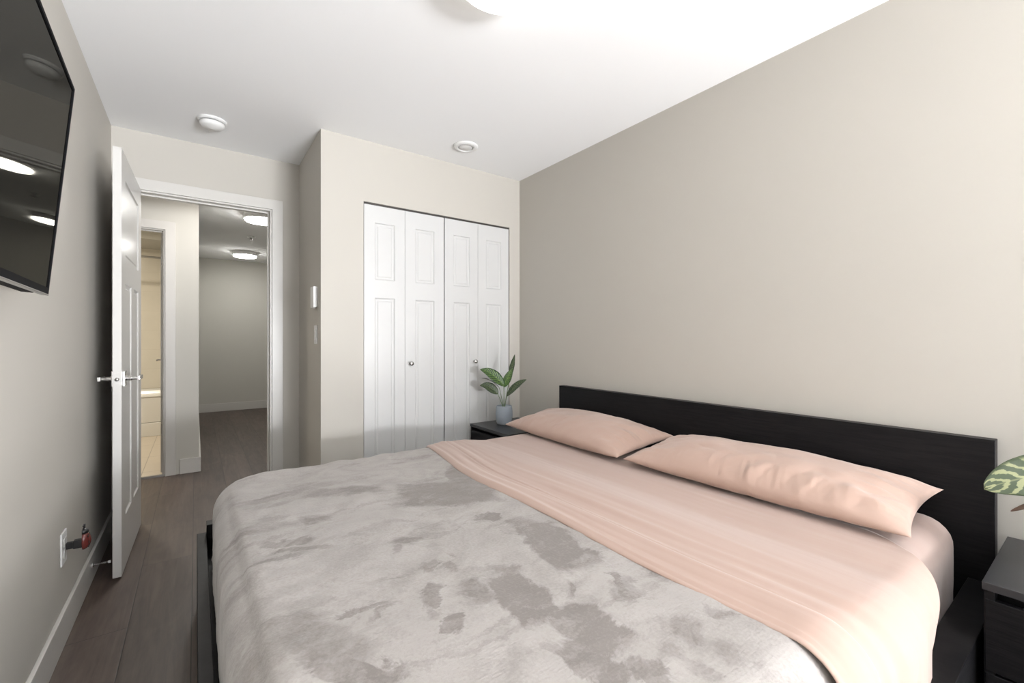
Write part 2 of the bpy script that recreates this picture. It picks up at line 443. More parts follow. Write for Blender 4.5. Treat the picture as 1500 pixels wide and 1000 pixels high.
# baseboards
def baseboard(name, x0, x1, y0, y1, h=0.125):
    return struct(box(name, x0, x1, y0, y1, 0.0, h, TRIM, bevel=0.003))
BT = 0.014
baseboard('baseboard_left', XL, XL + BT, YN, YB)
baseboard('baseboard_right', XR - BT, XR, YN, YC)
baseboard('baseboard_near', XL + BT, XR - BT, YN, YN + BT)
baseboard('baseboard_closet', XS - BT, CX0, YC - BT, YC)
baseboard('baseboard_closet_side', XS - BT, XS, YC, YB)
baseboard('baseboard_back', DX1 + 0.078, XS - BT, YB - BT, YB)
baseboard('baseboard_hallway_front', BX1 + 0.088, HX + BT, HY - BT, HY)
baseboard('baseboard_hallway_side', HX, HX + BT, HY, FY)
baseboard('baseboard_hallway_end', HX + BT, 1.62, FY - BT, FY)

# door casings: one continuous trim per doorway, mitred corners
def casing(name, x0, x1, ztop, y, w, t, face):
    """three-sided casing around opening x0..x1 up to ztop, on plane y, face -1 = towards -y"""
    bm = new_bm()
    y0, y1 = (y - t, y) if face < 0 else (y, y + t)
    pts_out = [(x0 - w, 0.0), (x0 - w, ztop + w), (x1 + w, ztop + w), (x1 + w, 0.0)]
    pts_in = [(x0, 0.0), (x0, ztop), (x1, ztop), (x1, 0.0)]
    def ring(yy, pts): return [bm.verts.new((p[0], yy, p[1])) for p in pts]
    a, b, c, d = ring(y0, pts_out), ring(y0, pts_in), ring(y1, pts_out), ring(y1, pts_in)
    for i in range(3):
        bm.faces.new((a[i], a[i+1], b[i+1], b[i])); bm.faces.new((c[i], d[i], d[i+1], c[i+1]))
        bm.faces.new((a[i], c[i], c[i+1], a[i+1])); bm.faces.new((b[i], b[i+1], d[i+1], d[i]))
    for i in (0, 3): bm.faces.new((a[i], b[i], d[i], c[i]))
    return struct(finish(name, bm, TRIM, bevel=0.002))

def jamb(name, x0, x1, ztop, y0, y1, t, stop_y0, stop_y1, st):
    bm = new_bm()
    quad_box(bm, x0, x0 + t, y0, y1, 0, ztop); quad_box(bm, x1 - t, x1, y0, y1, 0, ztop)
    quad_box(bm, x0 + t, x1 - t, y0, y1, ztop - t, ztop)
    # door stop strip
    quad_box(bm, x0 + t, x0 + t + st, stop_y0, stop_y1, 0, ztop - t); quad_box(bm, x1 - t - st, x1 - t, stop_y0, stop_y1, 0, ztop - t)
    quad_box(bm, x0 + t + st, x1 - t - st, stop_y0, stop_y1, ztop - t - st, ztop - t)
    return struct(finish(name, bm, TRIM, bevel=0.0015))

jamb('trim_3', DX0, DX1, DZ, YB - 0.002, YB + 0.122, 0.016, YB + 0.040, YB + 0.075, 0.011)
casing('trim_4', DX0 + 0.012, DX1 - 0.005, DZ - 0.006, YB, 0.068, 0.016, -1)
casing('trim_5', DX0 + 0.005, DX1 - 0.005, DZ - 0.005, YB + 0.12, 0.068, 0.016, 1)
jamb('trim_6', -0.93, BX1, 2.045, HY - 0.002, HY + 0.102, 0.018, HY + 0.030, HY + 0.062, 0.010)
casing('trim_7', -0.93 + 0.008, BX1 - 0.006, 2.037, HY, 0.068, 0.016, -1)
# strike plate in the bedroom door jamb, hinges on the bathroom jamb
sp = box('strike_plate', DX1 - 0.0175, DX1 - 0.0157, YB + 0.008, YB + 0.034, 0.955, 1.015, STEEL, bevel=0.0005)
sp.parent = bpy.data.objects['trim_3']
# unseen window, added behind the camera to brighten the room
win = struct(thing('added_window_1', 'added white framed window, unseen behind the viewer', 'window')); del win['label']; del win['category']
bm = new_bm()
for (x0, x1, z0, z1) in ((WX0, WX0+.05, WZ0, WZ1), (WX1-.05, WX1, WZ0, WZ1), (WX0+.05, WX1-.05, WZ0, WZ0+.05), (WX0+.05, WX1-.05, WZ1-.05, WZ1), (0.93, 0.97, WZ0+.05, WZ1-.05)):
    quad_box(bm, x0, x1, YN - 0.08, YN - 0.03, z0, z1)
finish('window_frame', bm, TRIM, win, bevel=0.003)
def glass():
    m = bpy.data.materials.new('window_glass'); m.use_nodes = True
    nt = m.node_tree; nt.nodes.clear()
    o = nd(nt, 'ShaderNodeOutputMaterial'); t = nd(nt, 'ShaderNodeBsdfTransparent'); g = nd(nt, 'ShaderNodeBsdfGlossy'); mx = nd(nt, 'ShaderNodeMixShader')
    g.inputs['Roughness'].default_value = 0.02
    mx.inputs[0].default_value = 0.06
    nt.links.new(t.outputs[0], mx.inputs[1]); nt.links.new(g.outputs[0], mx.inputs[2]); nt.links.new(mx.outputs[0], o.inputs[0])
    return m
box('pane', WX0 + .05, WX1 - .05, YN - 0.058, YN - 0.052, WZ0 + .05, WZ1 - .05, glass(), win)

# ------------------------------------------------------------------ panelled doors
def panel_face(bm, w, z0, z1, t, panels, both=False):
    """slab w wide (x 0..w), z0..z1, y -t..0 with sunken moulded panels on the y=0 face"""
    def face_side(yf, sgn):
        xs = sorted({0.0, w, *[p[0] for p in panels], *[p[1] for p in panels]})
        zs = sorted({z0, z1, *[p[2] for p in panels], *[p[3] for p in panels]})
        cache = {}
        def V(x, z, d=0.0):
            k = (round(x, 6), round(z, 6), round(d, 6))
            if k not in cache: cache[k] = bm.verts.new((x, yf - sgn * d, z))
            return cache[k]
        for i in range(len(xs) - 1):
            for j in range(len(zs) - 1):
                cx, cz = (xs[i] + xs[i+1]) / 2, (zs[j] + zs[j+1]) / 2
                if any(p[0] < cx < p[1] and p[2] < cz < p[3] for p in panels): continue
                bm.faces.new((V(xs[i], zs[j]), V(xs[i+1], zs[j]), V(xs[i+1], zs[j+1]), V(xs[i], zs[j+1])))
        for (a, b, c, d) in panels:
            loops = []
            for ins, dep in ((0, 0), (0.004, 0.006), (0.009, 0.008), (0.018, 0.008), (0.024, 0.0045)):
                loops.append([V(a+ins, c+ins, dep), V(b-ins, c+ins, dep), V(b-ins, d-ins, dep), V(a+ins, d-ins, dep)])
            for l0, l1 in zip(loops, loops[1:]):
                for q in range(4):
                    bm.faces.new((l0[q], l0[(q+1) % 4], l1[(q+1) % 4], l1[q]))
            bm.faces.new(loops[-1])
        return [V(0, z0), V(w, z0), V(w, z1), V(0, z1)]
    f = face_side(0.0, 1)
    if both: b = face_side(-t, -1)
    else:
        b = [bm.verts.new((x, -t, z)) for x, z in ((0, z0), (w, z0), (w, z1), (0, z1))]
        bm.faces.new(b)
    for q in range(4):
        bm.faces.new((f[q], f[(q+1) % 4], b[(q+1) % 4], b[q]))

# open bedroom door, hinged at the left jamb and swung almost against the left wall
hx, hy = -0.2705, 3.476; nx, ny = -0.2845, 2.753
DW = math.hypot(nx - hx, ny - hy)
ang = math.atan2(ny - hy, nx - hx)
bm = new_bm()
TH = 0.032
panel_face(bm, DW, 0.012, 2.035, TH, [(0.118, DW - 0.118, 1.53, 1.912), (0.118, 0.322, 0.265, 1.405), (0.402, DW - 0.118, 0.265, 1.405)], both=True)
door = struct(finish('door_1', bm, DOORM, recalc=True))
door.location = (hx, hy, 0); door.rotation_euler = (0, 0, ang)
def lever(side):
    root_bm = new_bm()
    s = 1 if side > 0 else -1
    y0 = 0.0 if side > 0 else -TH
    xh = DW - 0.062
    quad_box(root_bm, xh - 0.033, xh + 0.033, min(y0, y0 + s * 0.009), max(y0, y0 + s * 0.009), 0.942 - 0.036, 0.942 + 0.036)
    h = finish('door_handle', root_bm, CHROME, door, bevel=0.002)
    bm = new_bm()
    add_lathe(bm, [(0.011, 0.0), (0.011, s * 0.020), (0.009, s * 0.022), (0.009, s * 0.048)], 20, (xh, y0 + s * 0.009, 0.942), 'y')
    quad_box(bm, xh - 0.105, xh + 0.010, min(y0 + s * 0.050, y0 + s * 0.062), max(y0 + s * 0.050, y0 + s * 0.062), 0.932, 0.952)
    finish('lever', bm, CHROME, h, bevel=0.003)
lever(1); lever(-1)
bm = new_bm(); quad_box(bm, DW, DW + 0.0015, -TH + 0.004, -0.004, 0.942 - 0.030, 0.942 + 0.030)
lp = finish('latch_plate', bm, DOORM, door)
bm = new_bm(); add_lathe(bm, [(0.0085, 0.0), (0.0085, 0.004), (0.006, 0.008)], 18, (DW + 0.0015, -TH / 2, 0.942), 'x')
finish('latch_bolt', bm, STEEL, lp, smooth=True)
for zc in (1.80, 1.05, 0.25):
    bm = new_bm(); add_lathe(bm, [(0.006, -0.045), (0.006, 0.045)], 12, (-0.004, -TH - 0.004, zc)); finish('hinge', bm, STEEL, door)

# bifold closet doors: two folding pairs
def bifold(name, x0, xm, x1, knob_x):
    root = thing(name, '', ''); del root['label']; del root['category']; struct(root)
    root.location = (x0, YC + 0.004, 0)
    for a, b in ((x0, xm), (xm, x1)):
        bm = new_bm()
        w = b - a - 0.002
        m = 0.070 * (w / 0.275)
        panel_face(bm, w, 0.015, 1.992, 0.032, [(m, w - m + 0.0, 1.515, 1.882), (m, w - m + 0.0, 0.23, 1.398)])
        # panel_face looks along +y; turn to face the room (-y)
        for v in bm.verts: v.co = Vector((w - v.co.x, -v.co.y, v.co.z))
        finish('door_panel', bm, CLOSETM, root, loc=(a - x0 + 0.001, 0, 0))
    bm = new_bm()
    add_lathe(bm, [(0.010, 0.0), (0.0055, -0.004), (0.0055, -0.014), (0.012, -0.017), (0.0155, -0.024), (0.013, -0.031), (0.006, -0.034)], 24, (knob_x - x0, 0, 0.968), 'y')
    finish('knob', bm, CHROME, root, smooth=True)
    return root
bifold('door_2', 0.864, 1.137, 1.4275, 1.176)
bifold('door_3', 1.4325, 1.708, 1.990, 1.678)
sbox('trim_8', CX0, CX1, YC + 0.012, YC + 0.040, 1.994, CZ, DARKGAP)      # bifold head track
# closet interior is dark behind the doors (closed)

# bathroom door swung inwards, only its lever shows past the jamb
bm = new_bm()
panel_face(bm, 0.70, 0.015, 2.02, 0.032, [(0.115, 0.585, 1.53, 1.90), (0.115, 0.31, 0.265, 1.40), (0.39, 0.585, 0.265, 1.40)])
bd = struct(finish('door_4', bm, DOORM)); bd.location = (-0.240, HY + 0.088, 0); bd.rotation_euler = (0, 0, math.radians(90.0))
bm = new_bm(); quad_box(bm, 0.60, 0.66, 0.0, 0.008, 0.90, 0.97)
hb = finish('door_handle', bm, CHROME, bd, bevel=0.002)
bm = new_bm(); add_lathe(bm, [(0.010, 0.008), (0.009, 0.05)], 16, (0.63, 0, 0.937), 'y'); quad_box(bm, 0.53, 0.64, 0.048, 0.060, 0.928, 0.946)
finish('lever', bm, CHROME, hb, bevel=0.002)

for zc in (1.795, 1.090, 0.380):
    bm = new_bm(); quad_box(bm, -0.0022, 0.0, -0.032, -0.003, zc - 0.040, zc + 0.040); add_lathe(bm, [(0.006, -0.040), (0.006, 0.040)], 12, (-0.005, -0.036, zc))
    finish('hinge', bm, STEEL, bd)

# ------------------------------------------------------------------ bathroom fittings
tub = thing('bathtub', 'white bathtub with panelled apron seen through the bathroom doorway', 'bathtub', (-0.84, 6.54, 0.012))
x0, x1 = -0.755, 0.755
bm = new_bm(); quad_box(bm, x0, x1, 0.012, 0.05, 0.16, 0.455); finish('apron', bm, TUBM, tub, bevel=0.004)
bm = new_bm(); quad_box(bm, x0, x1, 0.0, 0.05, 0.0, 0.155); finish('skirt', bm, TUBM, tub, bevel=0.006)
bm = new_bm()
# rim with a sunken basin
def rr(cx, cy, hx_, hy_, r, z, n=6):
    out = []
    for (sx, sy, a0) in ((1, 1, 0), (-1, 1, PI/2), (-1, -1, PI), (1, -1, 1.5*PI)):
        for k in range(n + 1):
            a = a0 + k * PI / 2 / n
            out.append((cx + sx * (hx_ - r) + r * math.cos(a), cy + sy * (hy_ - r) + r * math.sin(a), z))
    return out
loops = [rr(0, .405, .755, .400, .01, .455), rr(0, .405, .755, .400, .015, .485), rr(0, .405, .68, .325, .12, .485), rr(0, .405, .66, .305, .12, .46), rr(0, .405, .58, .25, .12, .12)]
L = [[bm.verts.new(p) for p in lp_] for lp_ in loops]
for a, b in zip(L, L[1:]):
    n = len(a)
    for i in range(n): bm.faces.new((a[i], a[(i+1) % n], b[(i+1) % n], b[i]))
bm.faces.new(L[-1])
finish('basin', bm, TUBM, tub, smooth=True)
rod = thing('shower_rod', 'straight metal shower curtain rod above the bathtub', 'curtain rod', (-0.84, 6.58, 2.085))
bm = new_bm(); add_lathe(bm, [(0.012, -0.75), (0.012, 0.75)], 16, (0, 0, 0), 'x'); finish('rod', bm, STEEL, rod, smooth=True)
for s in (-1, 1):
    bm = new_bm(); add_lathe(bm, [(0.030, s * 0.76), (0.030, s * 0.752), (0.016, s * 0.735)], 20, (0, 0, 0), 'x'); finish('flange', bm, STEEL, rod)

# ------------------------------------------------------------------ ceiling fittings
def drum_lamp(name, label, loc, r, h, glow, group=None, rim=0.024):
    t = thing(name, label, 'ceiling light', loc, 0, group)
    bm = new_bm(); add_lathe(bm, [(r * 1.0, 0.0), (r * 1.0, -rim + 0.002), (r * 0.97, -rim)], 56); finish('base_ring', bm, WPLASTIC, t, bevel=0)
    bm = new_bm()
    prof = [(r * 0.965, -rim + 0.002), (r * 0.965, -max(rim, h * 0.72) - 0.001)]
    for k in range(1, 9):
        a = k / 8 * PI / 2
        prof.append((r * (0.965 - 0.14 * (1 - math.cos(a))) , -h * 0.72 - h * 0.20 * math.sin(a)))
    prof += [(r * 0.55, -h * 0.97), (r * 0.2, -h), (0.004, -h)]
    add_lathe(bm, prof, 56)
    finish('diffuser', bm, glow, t, smooth=True)
    return t
drum_lamp('ceiling_lamp', 'large round glowing ceiling light above the foot of the bed', (0.829, 1.19, ZC), 0.172, 0.085, LAMP, rim=0.036)
drum_lamp('ceiling_lamp', 'round glowing hallway ceiling light nearest to the bedroom doorway, cut off by its jamb', (0.535, 5.10, ZC), 0.150, 0.080, HLAMP, 'hallway ceiling lights', rim=0.055)
drum_lamp('ceiling_lamp', 'round glowing hallway ceiling light in front of the far end wall', (0.575, 7.40, ZC), 0.150, 0.080, HLAMP, 'hallway ceiling lights', rim=0.055)

sd = thing('smoke_detector', 'white domed smoke detector on the ceiling near the open door', 'smoke detector', (0.076, 3.062, ZC))
bm = new_bm(); add_lathe(bm, [(0.072, 0.0), (0.072, -0.008), (0.066, -0.014)], 48); finish('base_plate', bm, WPLASTIC, sd, smooth=False)
bm = new_bm(); add_lathe(bm, [(0.055, -0.013), (0.055, -0.019)], 48); finish('vent_slot', bm, DPLASTIC, sd)
bm = new_bm(); add_lathe(bm, [(0.061, -0.018), (0.0615, -0.026), (0.058, -0.036), (0.047, -0.045), (0.030, -0.047), (0.026, -0.050), (0.004, -0.050)], 48); finish('cover', bm, WPLASTIC, sd, smooth=True)
bm = new_bm(); quad_box(bm, -0.012, 0.012, -0.006, 0.006, -0.0515, -0.0495); finish('test_button', bm, GPLASTIC, sd)

cv = thing('air_vent', 'white round air valve on the ceiling in front of the closet', 'air vent', (1.430, 2.500, ZC))
bm = new_bm(); add_lathe(bm, [(0.080, 0.0), (0.080, -0.006), (0.074, -0.012), (0.054, -0.016), (0.049, -0.012), (0.049, -0.002)], 48, cap_end=False); finish('ring', bm, WPLASTIC, cv, smooth=True)
bm = new_bm(); add_lathe(bm, [(0.044, -0.001), (0.044, -0.010), (0.040, -0.013), (0.003, -0.014)], 48); finish('disc', bm, WPLASTIC, cv, smooth=True)

sk = thing('fire_sprinkler', 'small recessed fire sprinkler on the hallway ceiling between its two lights', 'sprinkler', (0.55, 6.25, ZC))
bm = new_bm(); add_lathe(bm, [(0.040, 0.0), (0.038, -0.006), (0.020, -0.010), (0.012, -0.012)], 32); finish('escutcheon', bm, WPLASTIC, sk, smooth=True)
bm = new_bm(); add_lathe(bm, [(0.008, -0.012), (0.008, -0.030), (0.024, -0.032), (0.024, -0.035), (0.003, -0.037)], 20); finish('head', bm, STEEL, sk)

# ------------------------------------------------------------------ wall fittings
th = thing('thermostat', 'white box thermostat on the closet return wall, above the light switch', 'thermostat', (XS, 2.922, 1.392))
box('back_plate', -0.006, 0.0, -0.040, 0.040, -0.062, 0.062, GPLASTIC, th, bevel=0.001)
box('cover', -0.026, -0.006, -0.042, 0.042, -0.064, 0.064, WPLASTIC, th, bevel=0.003)
bm = new_bm(); add_lathe(bm, [(0.010, 0.0), (0.009, -0.006)], 16, (-0.014, -0.012, -0.064)); finish('dial', bm, GPLASTIC, th)
sw = thing('light_switch', 'slim white rocker light switch below the thermostat', 'light switch', (XS, 2.926, 1.160))
box('plate', -0.005, 0.0, -0.036, 0.036, -0.058, 0.058, WPLASTIC, sw, bevel=0.0015)
box('rocker', -0.009, -0.005, -0.017, 0.017, -0.034, 0.034, WPLASTIC, sw, bevel=0.001)
ou = thing('wall_outlet', 'white wall outlet low on the left wall behind the ladybug light', 'outlet', (XL, 2.318, 0.350))
box('cover_plate', 0.0, 0.006, -0.038, 0.038, -0.060, 0.060, WPLASTIC, ou, bevel=0.002)
box('receptacle', 0.006, 0.009, -0.018, 0.018, 0.006, 0.036, GPLASTIC, ou, bevel=0.001)
box('receptacle', 0.006, 0.009, -0.018, 0.018, -0.036, -0.006, GPLASTIC, ou, bevel=0.001)

RED = simple('glossy_red_brown_shell', (0.13, 0.026, 0.022), 0.25, var=0.1, nscale=20)
lb = thing('night_light', 'red ladybug night light with black spots plugged in the low wall outlet', 'night light', (XL + 0.009, 2.322, 0.352))
bm = new_bm(); quad_box(bm, 0.0, 0.022, -0.010, 0.010, -0.012, 0.012); quad_box(bm, 0.020, 0.048, -0.014, 0.014, -0.014, 0.016); finish('plug', bm, BPLASTIC, lb, bevel=0.003)
def dome(bm, c, rx, ry, rz, n=20, m=10, half=True):
    prev = None
    for j in range(m + 1):
        a = j / m * (PI / 2 if half else PI)
        h = math.cos(a); rr_ = math.sin(a)
        if j == 0:
            tip = bm.verts.new((c[0] + rx * h, c[1], c[2])); continue
        ring = [bm.verts.new((c[0] + rx * h, c[1] + ry * rr_ * math.cos(2*PI*i/n), c[2] + rz * rr_ * math.sin(2*PI*i/n))) for i in range(n)]
        if prev is None:
            for i in range(n): bm.faces.new((tip, ring[i], ring[(i+1) % n]))
        else:
            for i in range(n): bm.faces.new((prev[i], ring[i], ring[(i+1) % n], prev[(i+1) % n]))
        prev = ring
    if half: bm.faces.new(prev[::-1])
bm = new_bm(); dome(bm, (0.046, 0, 0.008), 0.024, 0.024, 0.034); sh = finish('shell', bm, RED, lb, smooth=True)
for (dy, dz) in ((0.012, 0.018), (-0.012, 0.018), (0.014, -0.004), (-0.014, -0.004), (0.008, -0.020), (-0.008, -0.020)):
    q = math.sqrt(max(0, 1 - (dy/0.024)**2 - (dz/0.034)**2))
    bm = new_bm(); dome(bm, (0.046 + 0.024 * q - 0.001, dy, 0.008 + dz), 0.0025, 0.0055, 0.0065, 12, 4); finish('spot', bm, BPLASTIC, sh, smooth=True)
bm = new_bm(); dome(bm, (0.045, 0, 0.042), 0.018, 0.016, 0.013); hd = finish('head', bm, BPLASTIC, lb, smooth=True)
for s in (-1, 1):
    bm = new_bm(); add_tube(bm, [(0.050, s * 0.005, 0.050), (0.050, s * 0.008, 0.062), (0.049, s * 0.009, 0.068)], [0.0022, 0.0022, 0.004], 8); finish('antenna', bm, BPLASTIC, hd, smooth=True)

ds = thing('door_stop', 'thin white spring door stop between the left baseboard and the open door', 'door stop', (XL + BT, 2.79, 0.082))
bm = new_bm(); add_lathe(bm, [(0.011, 0.0), (0.011, 0.004), (0.006, 0.008)], 18, (0, 0, 0), 'x'); finish('mount', bm, CHROME, ds)
bm = new_bm(); add_tube(bm, [(0.007 + 0.0005 * k, 0.0035 * math.cos(k * 0.9), 0.0035 * math.sin(k * 0.9)) for k in range(100)], 0.0012, 6); finish('spring', bm, CHROME, ds, smooth=True)
bm = new_bm(); add_lathe(bm, [(0.005, 0.056), (0.006, 0.058), (0.006, 0.066)], 14, (0, 0, 0), 'x'); finish('rubber_tip', bm, WPLASTIC, ds)

# ------------------------------------------------------------------ television
def screen_mat():
    m, nt, p = mat('black_glass_screen')
    co = objco(nt)
    f = noisetex(nt, co, 3.0, 1)
    nt.links.new(mixc(nt, f, (0.006, 0.006, 0.006, 1), (0.008, 0.008, 0.008, 1)), p.inputs['Base Color'])
    p.inputs['Roughness'].default_value = 0.6
    p.inputs['Specular IOR Level'].default_value = 0.0
    g = nd(nt, 'ShaderNodeBsdfGlossy'); g.inputs['Color'].default_value = (0.105, 0.102, 0.092, 1); g.inputs['Roughness'].default_value = 0.03
    ad = nd(nt, 'ShaderNodeAddShader'); nt.links.new(p.outputs[0], ad.inputs[0]); nt.links.new(g.outputs[0], ad.inputs[1])
    nt.links.new(ad.outputs[0], nt.nodes['Material Output'].inputs['Surface'])
    return m
SCREEN = screen_mat()
BEZEL = simple('black_bezel_plastic', (0.006, 0.006, 0.007), 0.6, spec=0.05)
# lower far corner of the set at TVP, tilted down and swivelled slightly
tv = thing('television', 'black wall mounted television tilted down on the left wall', 'television')
TVH, TVW = 0.556, 0.985
far_bottom = Vector((-0.3129, 1.6394, 1.2479))
tilt = 0.0887; swiv = 0.0342; roll = 0.00395
ux = Vector((math.sin(swiv), -math.cos(swiv), 0))          # towards the viewer along the screen
upv = Vector((math.sin(tilt), 0, math.cos(tilt)))
upv = (upv - ux * upv.dot(ux)).normalized()
ux, upv = ux * math.cos(roll) + upv * math.sin(roll), upv * math.cos(roll) - ux * math.sin(roll)
nrm = upv.cross(ux) * -1
if nrm.x < 0: nrm = -nrm
R3 = Matrix((ux, upv, nrm)).transposed()
tv.matrix_world = Matrix.Translation(far_bottom) @ R3.to_4x4()
# local axes: x along the screen, y up, z out of the screen (screen plane z=0)
bm = new_bm()
B = 0.008
def rect(a, b, c, d, z): return [bm.verts.new(p) for p in ((a, c, z), (b, c, z), (b, d, z), (a, d, z))]
o_f = rect(0, TVW, 0, TVH, 0.0); i_f = rect(B, TVW - B, B + 0.008, TVH - B, 0.0); i_b = rect(B, TVW - B, B + 0.008, TVH - B, -0.004); o_b = rect(0, TVW, 0, TVH, -0.016)
for q in range(4):
    r_ = (q + 1) % 4
    bm.faces.new((o_f[q], o_f[r_], i_f[r_], i_f[q])); bm.faces.new((i_f[q], i_f[r_], i_b[r_], i_b[q])); bm.faces.new((o_f[q], o_b[q], o_b[r_], o_f[r_]))
bm.faces.new(o_b[::-1])
finish('bezel', bm, BEZEL, tv)
bm = new_bm(); bm.faces.new([bm.verts.new(p) for p in ((B, B + 0.008, -0.0025), (TVW - B, B + 0.008, -0.0025), (TVW - B, TVH - B, -0.0025), (B, TVH - B, -0.0025))])
finish('screen', bm, SCREEN, tv, recalc=False)
bm = new_bm(); quad_box(bm, 0.0, TVW, -0.0035, 0.0, -0.014, 0.001); finish('bottom_trim', bm, STEEL, tv, bevel=0.001)
bm = new_bm(); quad_box(bm, 0.02, TVW - 0.02, -0.002, TVH * 0.62, -0.052, -0.0162); finish('rear_housing', bm, BEZEL, tv, bevel=0.008)
bm = new_bm(); quad_box(bm, 0.30, 0.70, 0.16, 0.42, -0.066, -0.0525); quad_box(bm, 0.38, 0.41, 0.04, 0.44, -0.062, -0.0525); quad_box(bm, 0.60, 0.63, 0.04, 0.44, -0.062, -0.0525)
finish('wall_mount', bm, BPLASTIC, tv)

# ------------------------------------------------------------------ bed frame
bed = thing('bed', 'black-brown wooden double bed frame with flat headboard against the right wall', 'bed')
BF0, BF1 = 0.215, 2.272
box('headboard', 2.032, 2.078, 0.228, 2.262, 0.0, 0.813, BLACKWOOD, bed, bevel=0.002)
box('side_rail', 0.036, 2.032, BF0, 0.288, 0.10, 0.360, BLACKWOOD, bed, bevel=0.002)
box('side_rail', 0.036, 2.032, 2.215, BF1, 0.10, 0.360, BLACKWOOD, bed, bevel=0.002)
box('footboard', 0.003, 0.036, BF0, BF1, 0.0, 0.312, BLACKWOOD, bed, bevel=0.002)
box('slat_base', 0.036, 2.032, 0.288, 2.215, 0.215, 0.255, BLACKWOOD, bed)
for (lx, ly) in ((1.9, .22), (1.9, 2.22)):
    box('leg', lx, lx + 0.05, ly, ly + 0.04, 0.0, 0.10, BLACKWOOD, bed)

# ------------------------------------------------------------------ bedding: cloth wrapped over the mattress block
MX0, MX1, MY0, MY1, MZ = 0.062, 2.022, 0.308, 2.192, 0.548
def wrap(u, v, off, Rp=0.13, r=0.075, rect=None, zmin=-1):
    X0, X1, Y0, Y1, Z = rect or (MX0, MX1, MY0, MY1, MZ)
    cx = min(max(u, X0 + Rp), X1 - Rp); cy = min(max(v, Y0 + Rp), Y1 - Rp)
    ex, ey = u - cx, v - cy
    d = math.hypot(ex, ey)
    flat = Rp - r
    if d <= flat: return Vector((u, v, Z + off)), Vector((0, 0, 1))
    nx_, ny_ = ex / d, ey / d
    s = d - flat
    a = s / r
    if a < PI / 2:
        hz = flat + (r + off) * math.sin(a); z = Z - r + (r + off) * math.cos(a)
        nv = Vector((nx_ * math.sin(a), ny_ * math.sin(a), math.cos(a)))
    else:
        hz = flat + r + off; z = Z - r - (s - r * PI / 2); nv = Vector((nx_, ny_, 0))
    return Vector((cx + nx_ * hz, cy + ny_ * hz, max(z, zmin))), nv

def grid(name, us, vs, fn, material, parent=None, thick=0.0, subsurf=0):
    bm = new_bm()
    V = [[bm.verts.new(fn(u, v)) for v in vs] for u in us]
    for i in range(len(us) - 1):
        for j in range(len(vs) - 1):
            bm.faces.new((V[i][j], V[i+1][j], V[i+1][j+1], V[i][j+1]))
    o = finish(name, bm, material, parent, smooth=True, recalc=False)
    if thick:
        m = o.modifiers.new('thickness', 'SOLIDIFY'); m.thickness = thick; m.offset = -1
    if subsurf:
        m = o.modifiers.new('smooth', 'SUBSURF'); m.levels = subsurf; m.render_levels = subsurf
    return o

def lin(a, b, n): return [a + (b - a) * i / (n - 1) for i in range(n)]
def fbm(x, y, z, o=3): return noise.fractal(Vector((x, y, z)), 1.0, 2.0, o)

mattress = thing('mattress', 'king size mattress in a pale pink fitted sheet on the black bed frame', 'mattress', (0, 0, 0))
bm = new_bm(); quad_box(bm, MX0 + 0.065, MX1 - 0.045, MY0 + 0.055, MY1 - 0.065, 0.258, MZ - 0.022)
finish('mattress_core', bm, WPLASTIC, mattress, bevel=0.05, seg=4)
def fit(u, v):
    k = max(0.0, min(1.0, (1.05 - u) / 0.2))
    p, n = wrap(u, v, -0.018 * k, 0.185 if u < 1.2 else 0.09, 0.075, zmin=0.262)
    w = 0.004 * fbm(u * 5, v * 5, 2.0) + 0.003 * fbm(u * 16, v * 4, 7.0)
    return p + n * w
grid('fitted_sheet', lin(MX0 - 0.22, MX1 + 0.22, 130), lin(MY0 - 0.22, MY1 + 0.22, 120), fit, PINKFIT, mattress)

def blanket(u, v):
    crown = 0.012 * math.sin(PI * min(1, max(0, (v - 0.3) / 1.9)))
    p, n = wrap(u, v, 0.013, 0.185, 0.075, zmin=0.290)
    foot = math.exp(-((u - 0.10) / 0.30) ** 2)
    far = math.exp(-((v - 2.25) / 0.25) ** 2)
    rid = noise.noise(Vector((u * 1.6, v * 8 + 1.2 * math.sin(u * 3), 0.3)))
    w = 0.004 * fbm(u * 4, v * 4, 11) + 0.006 * foot * rid + 0.012 * far * noise.noise(Vector((u * 12 - v * 4, v * 2, 4.1))) + 0.002 * fbm(u * 18, v * 18, 5)
    p = p + n * w
    if n.z > 0.9: p.z += crown
    return p
bl = grid('blanket', lin(MX0 - 0.26, 1.14, 150), lin(MY0 - 0.26, MY1 + 0.26, 230), blanket, PLUSH, thick=0.0)
tag(bl, 'grey plush blanket with brushed patches covering the foot half of the bed', 'blanket')

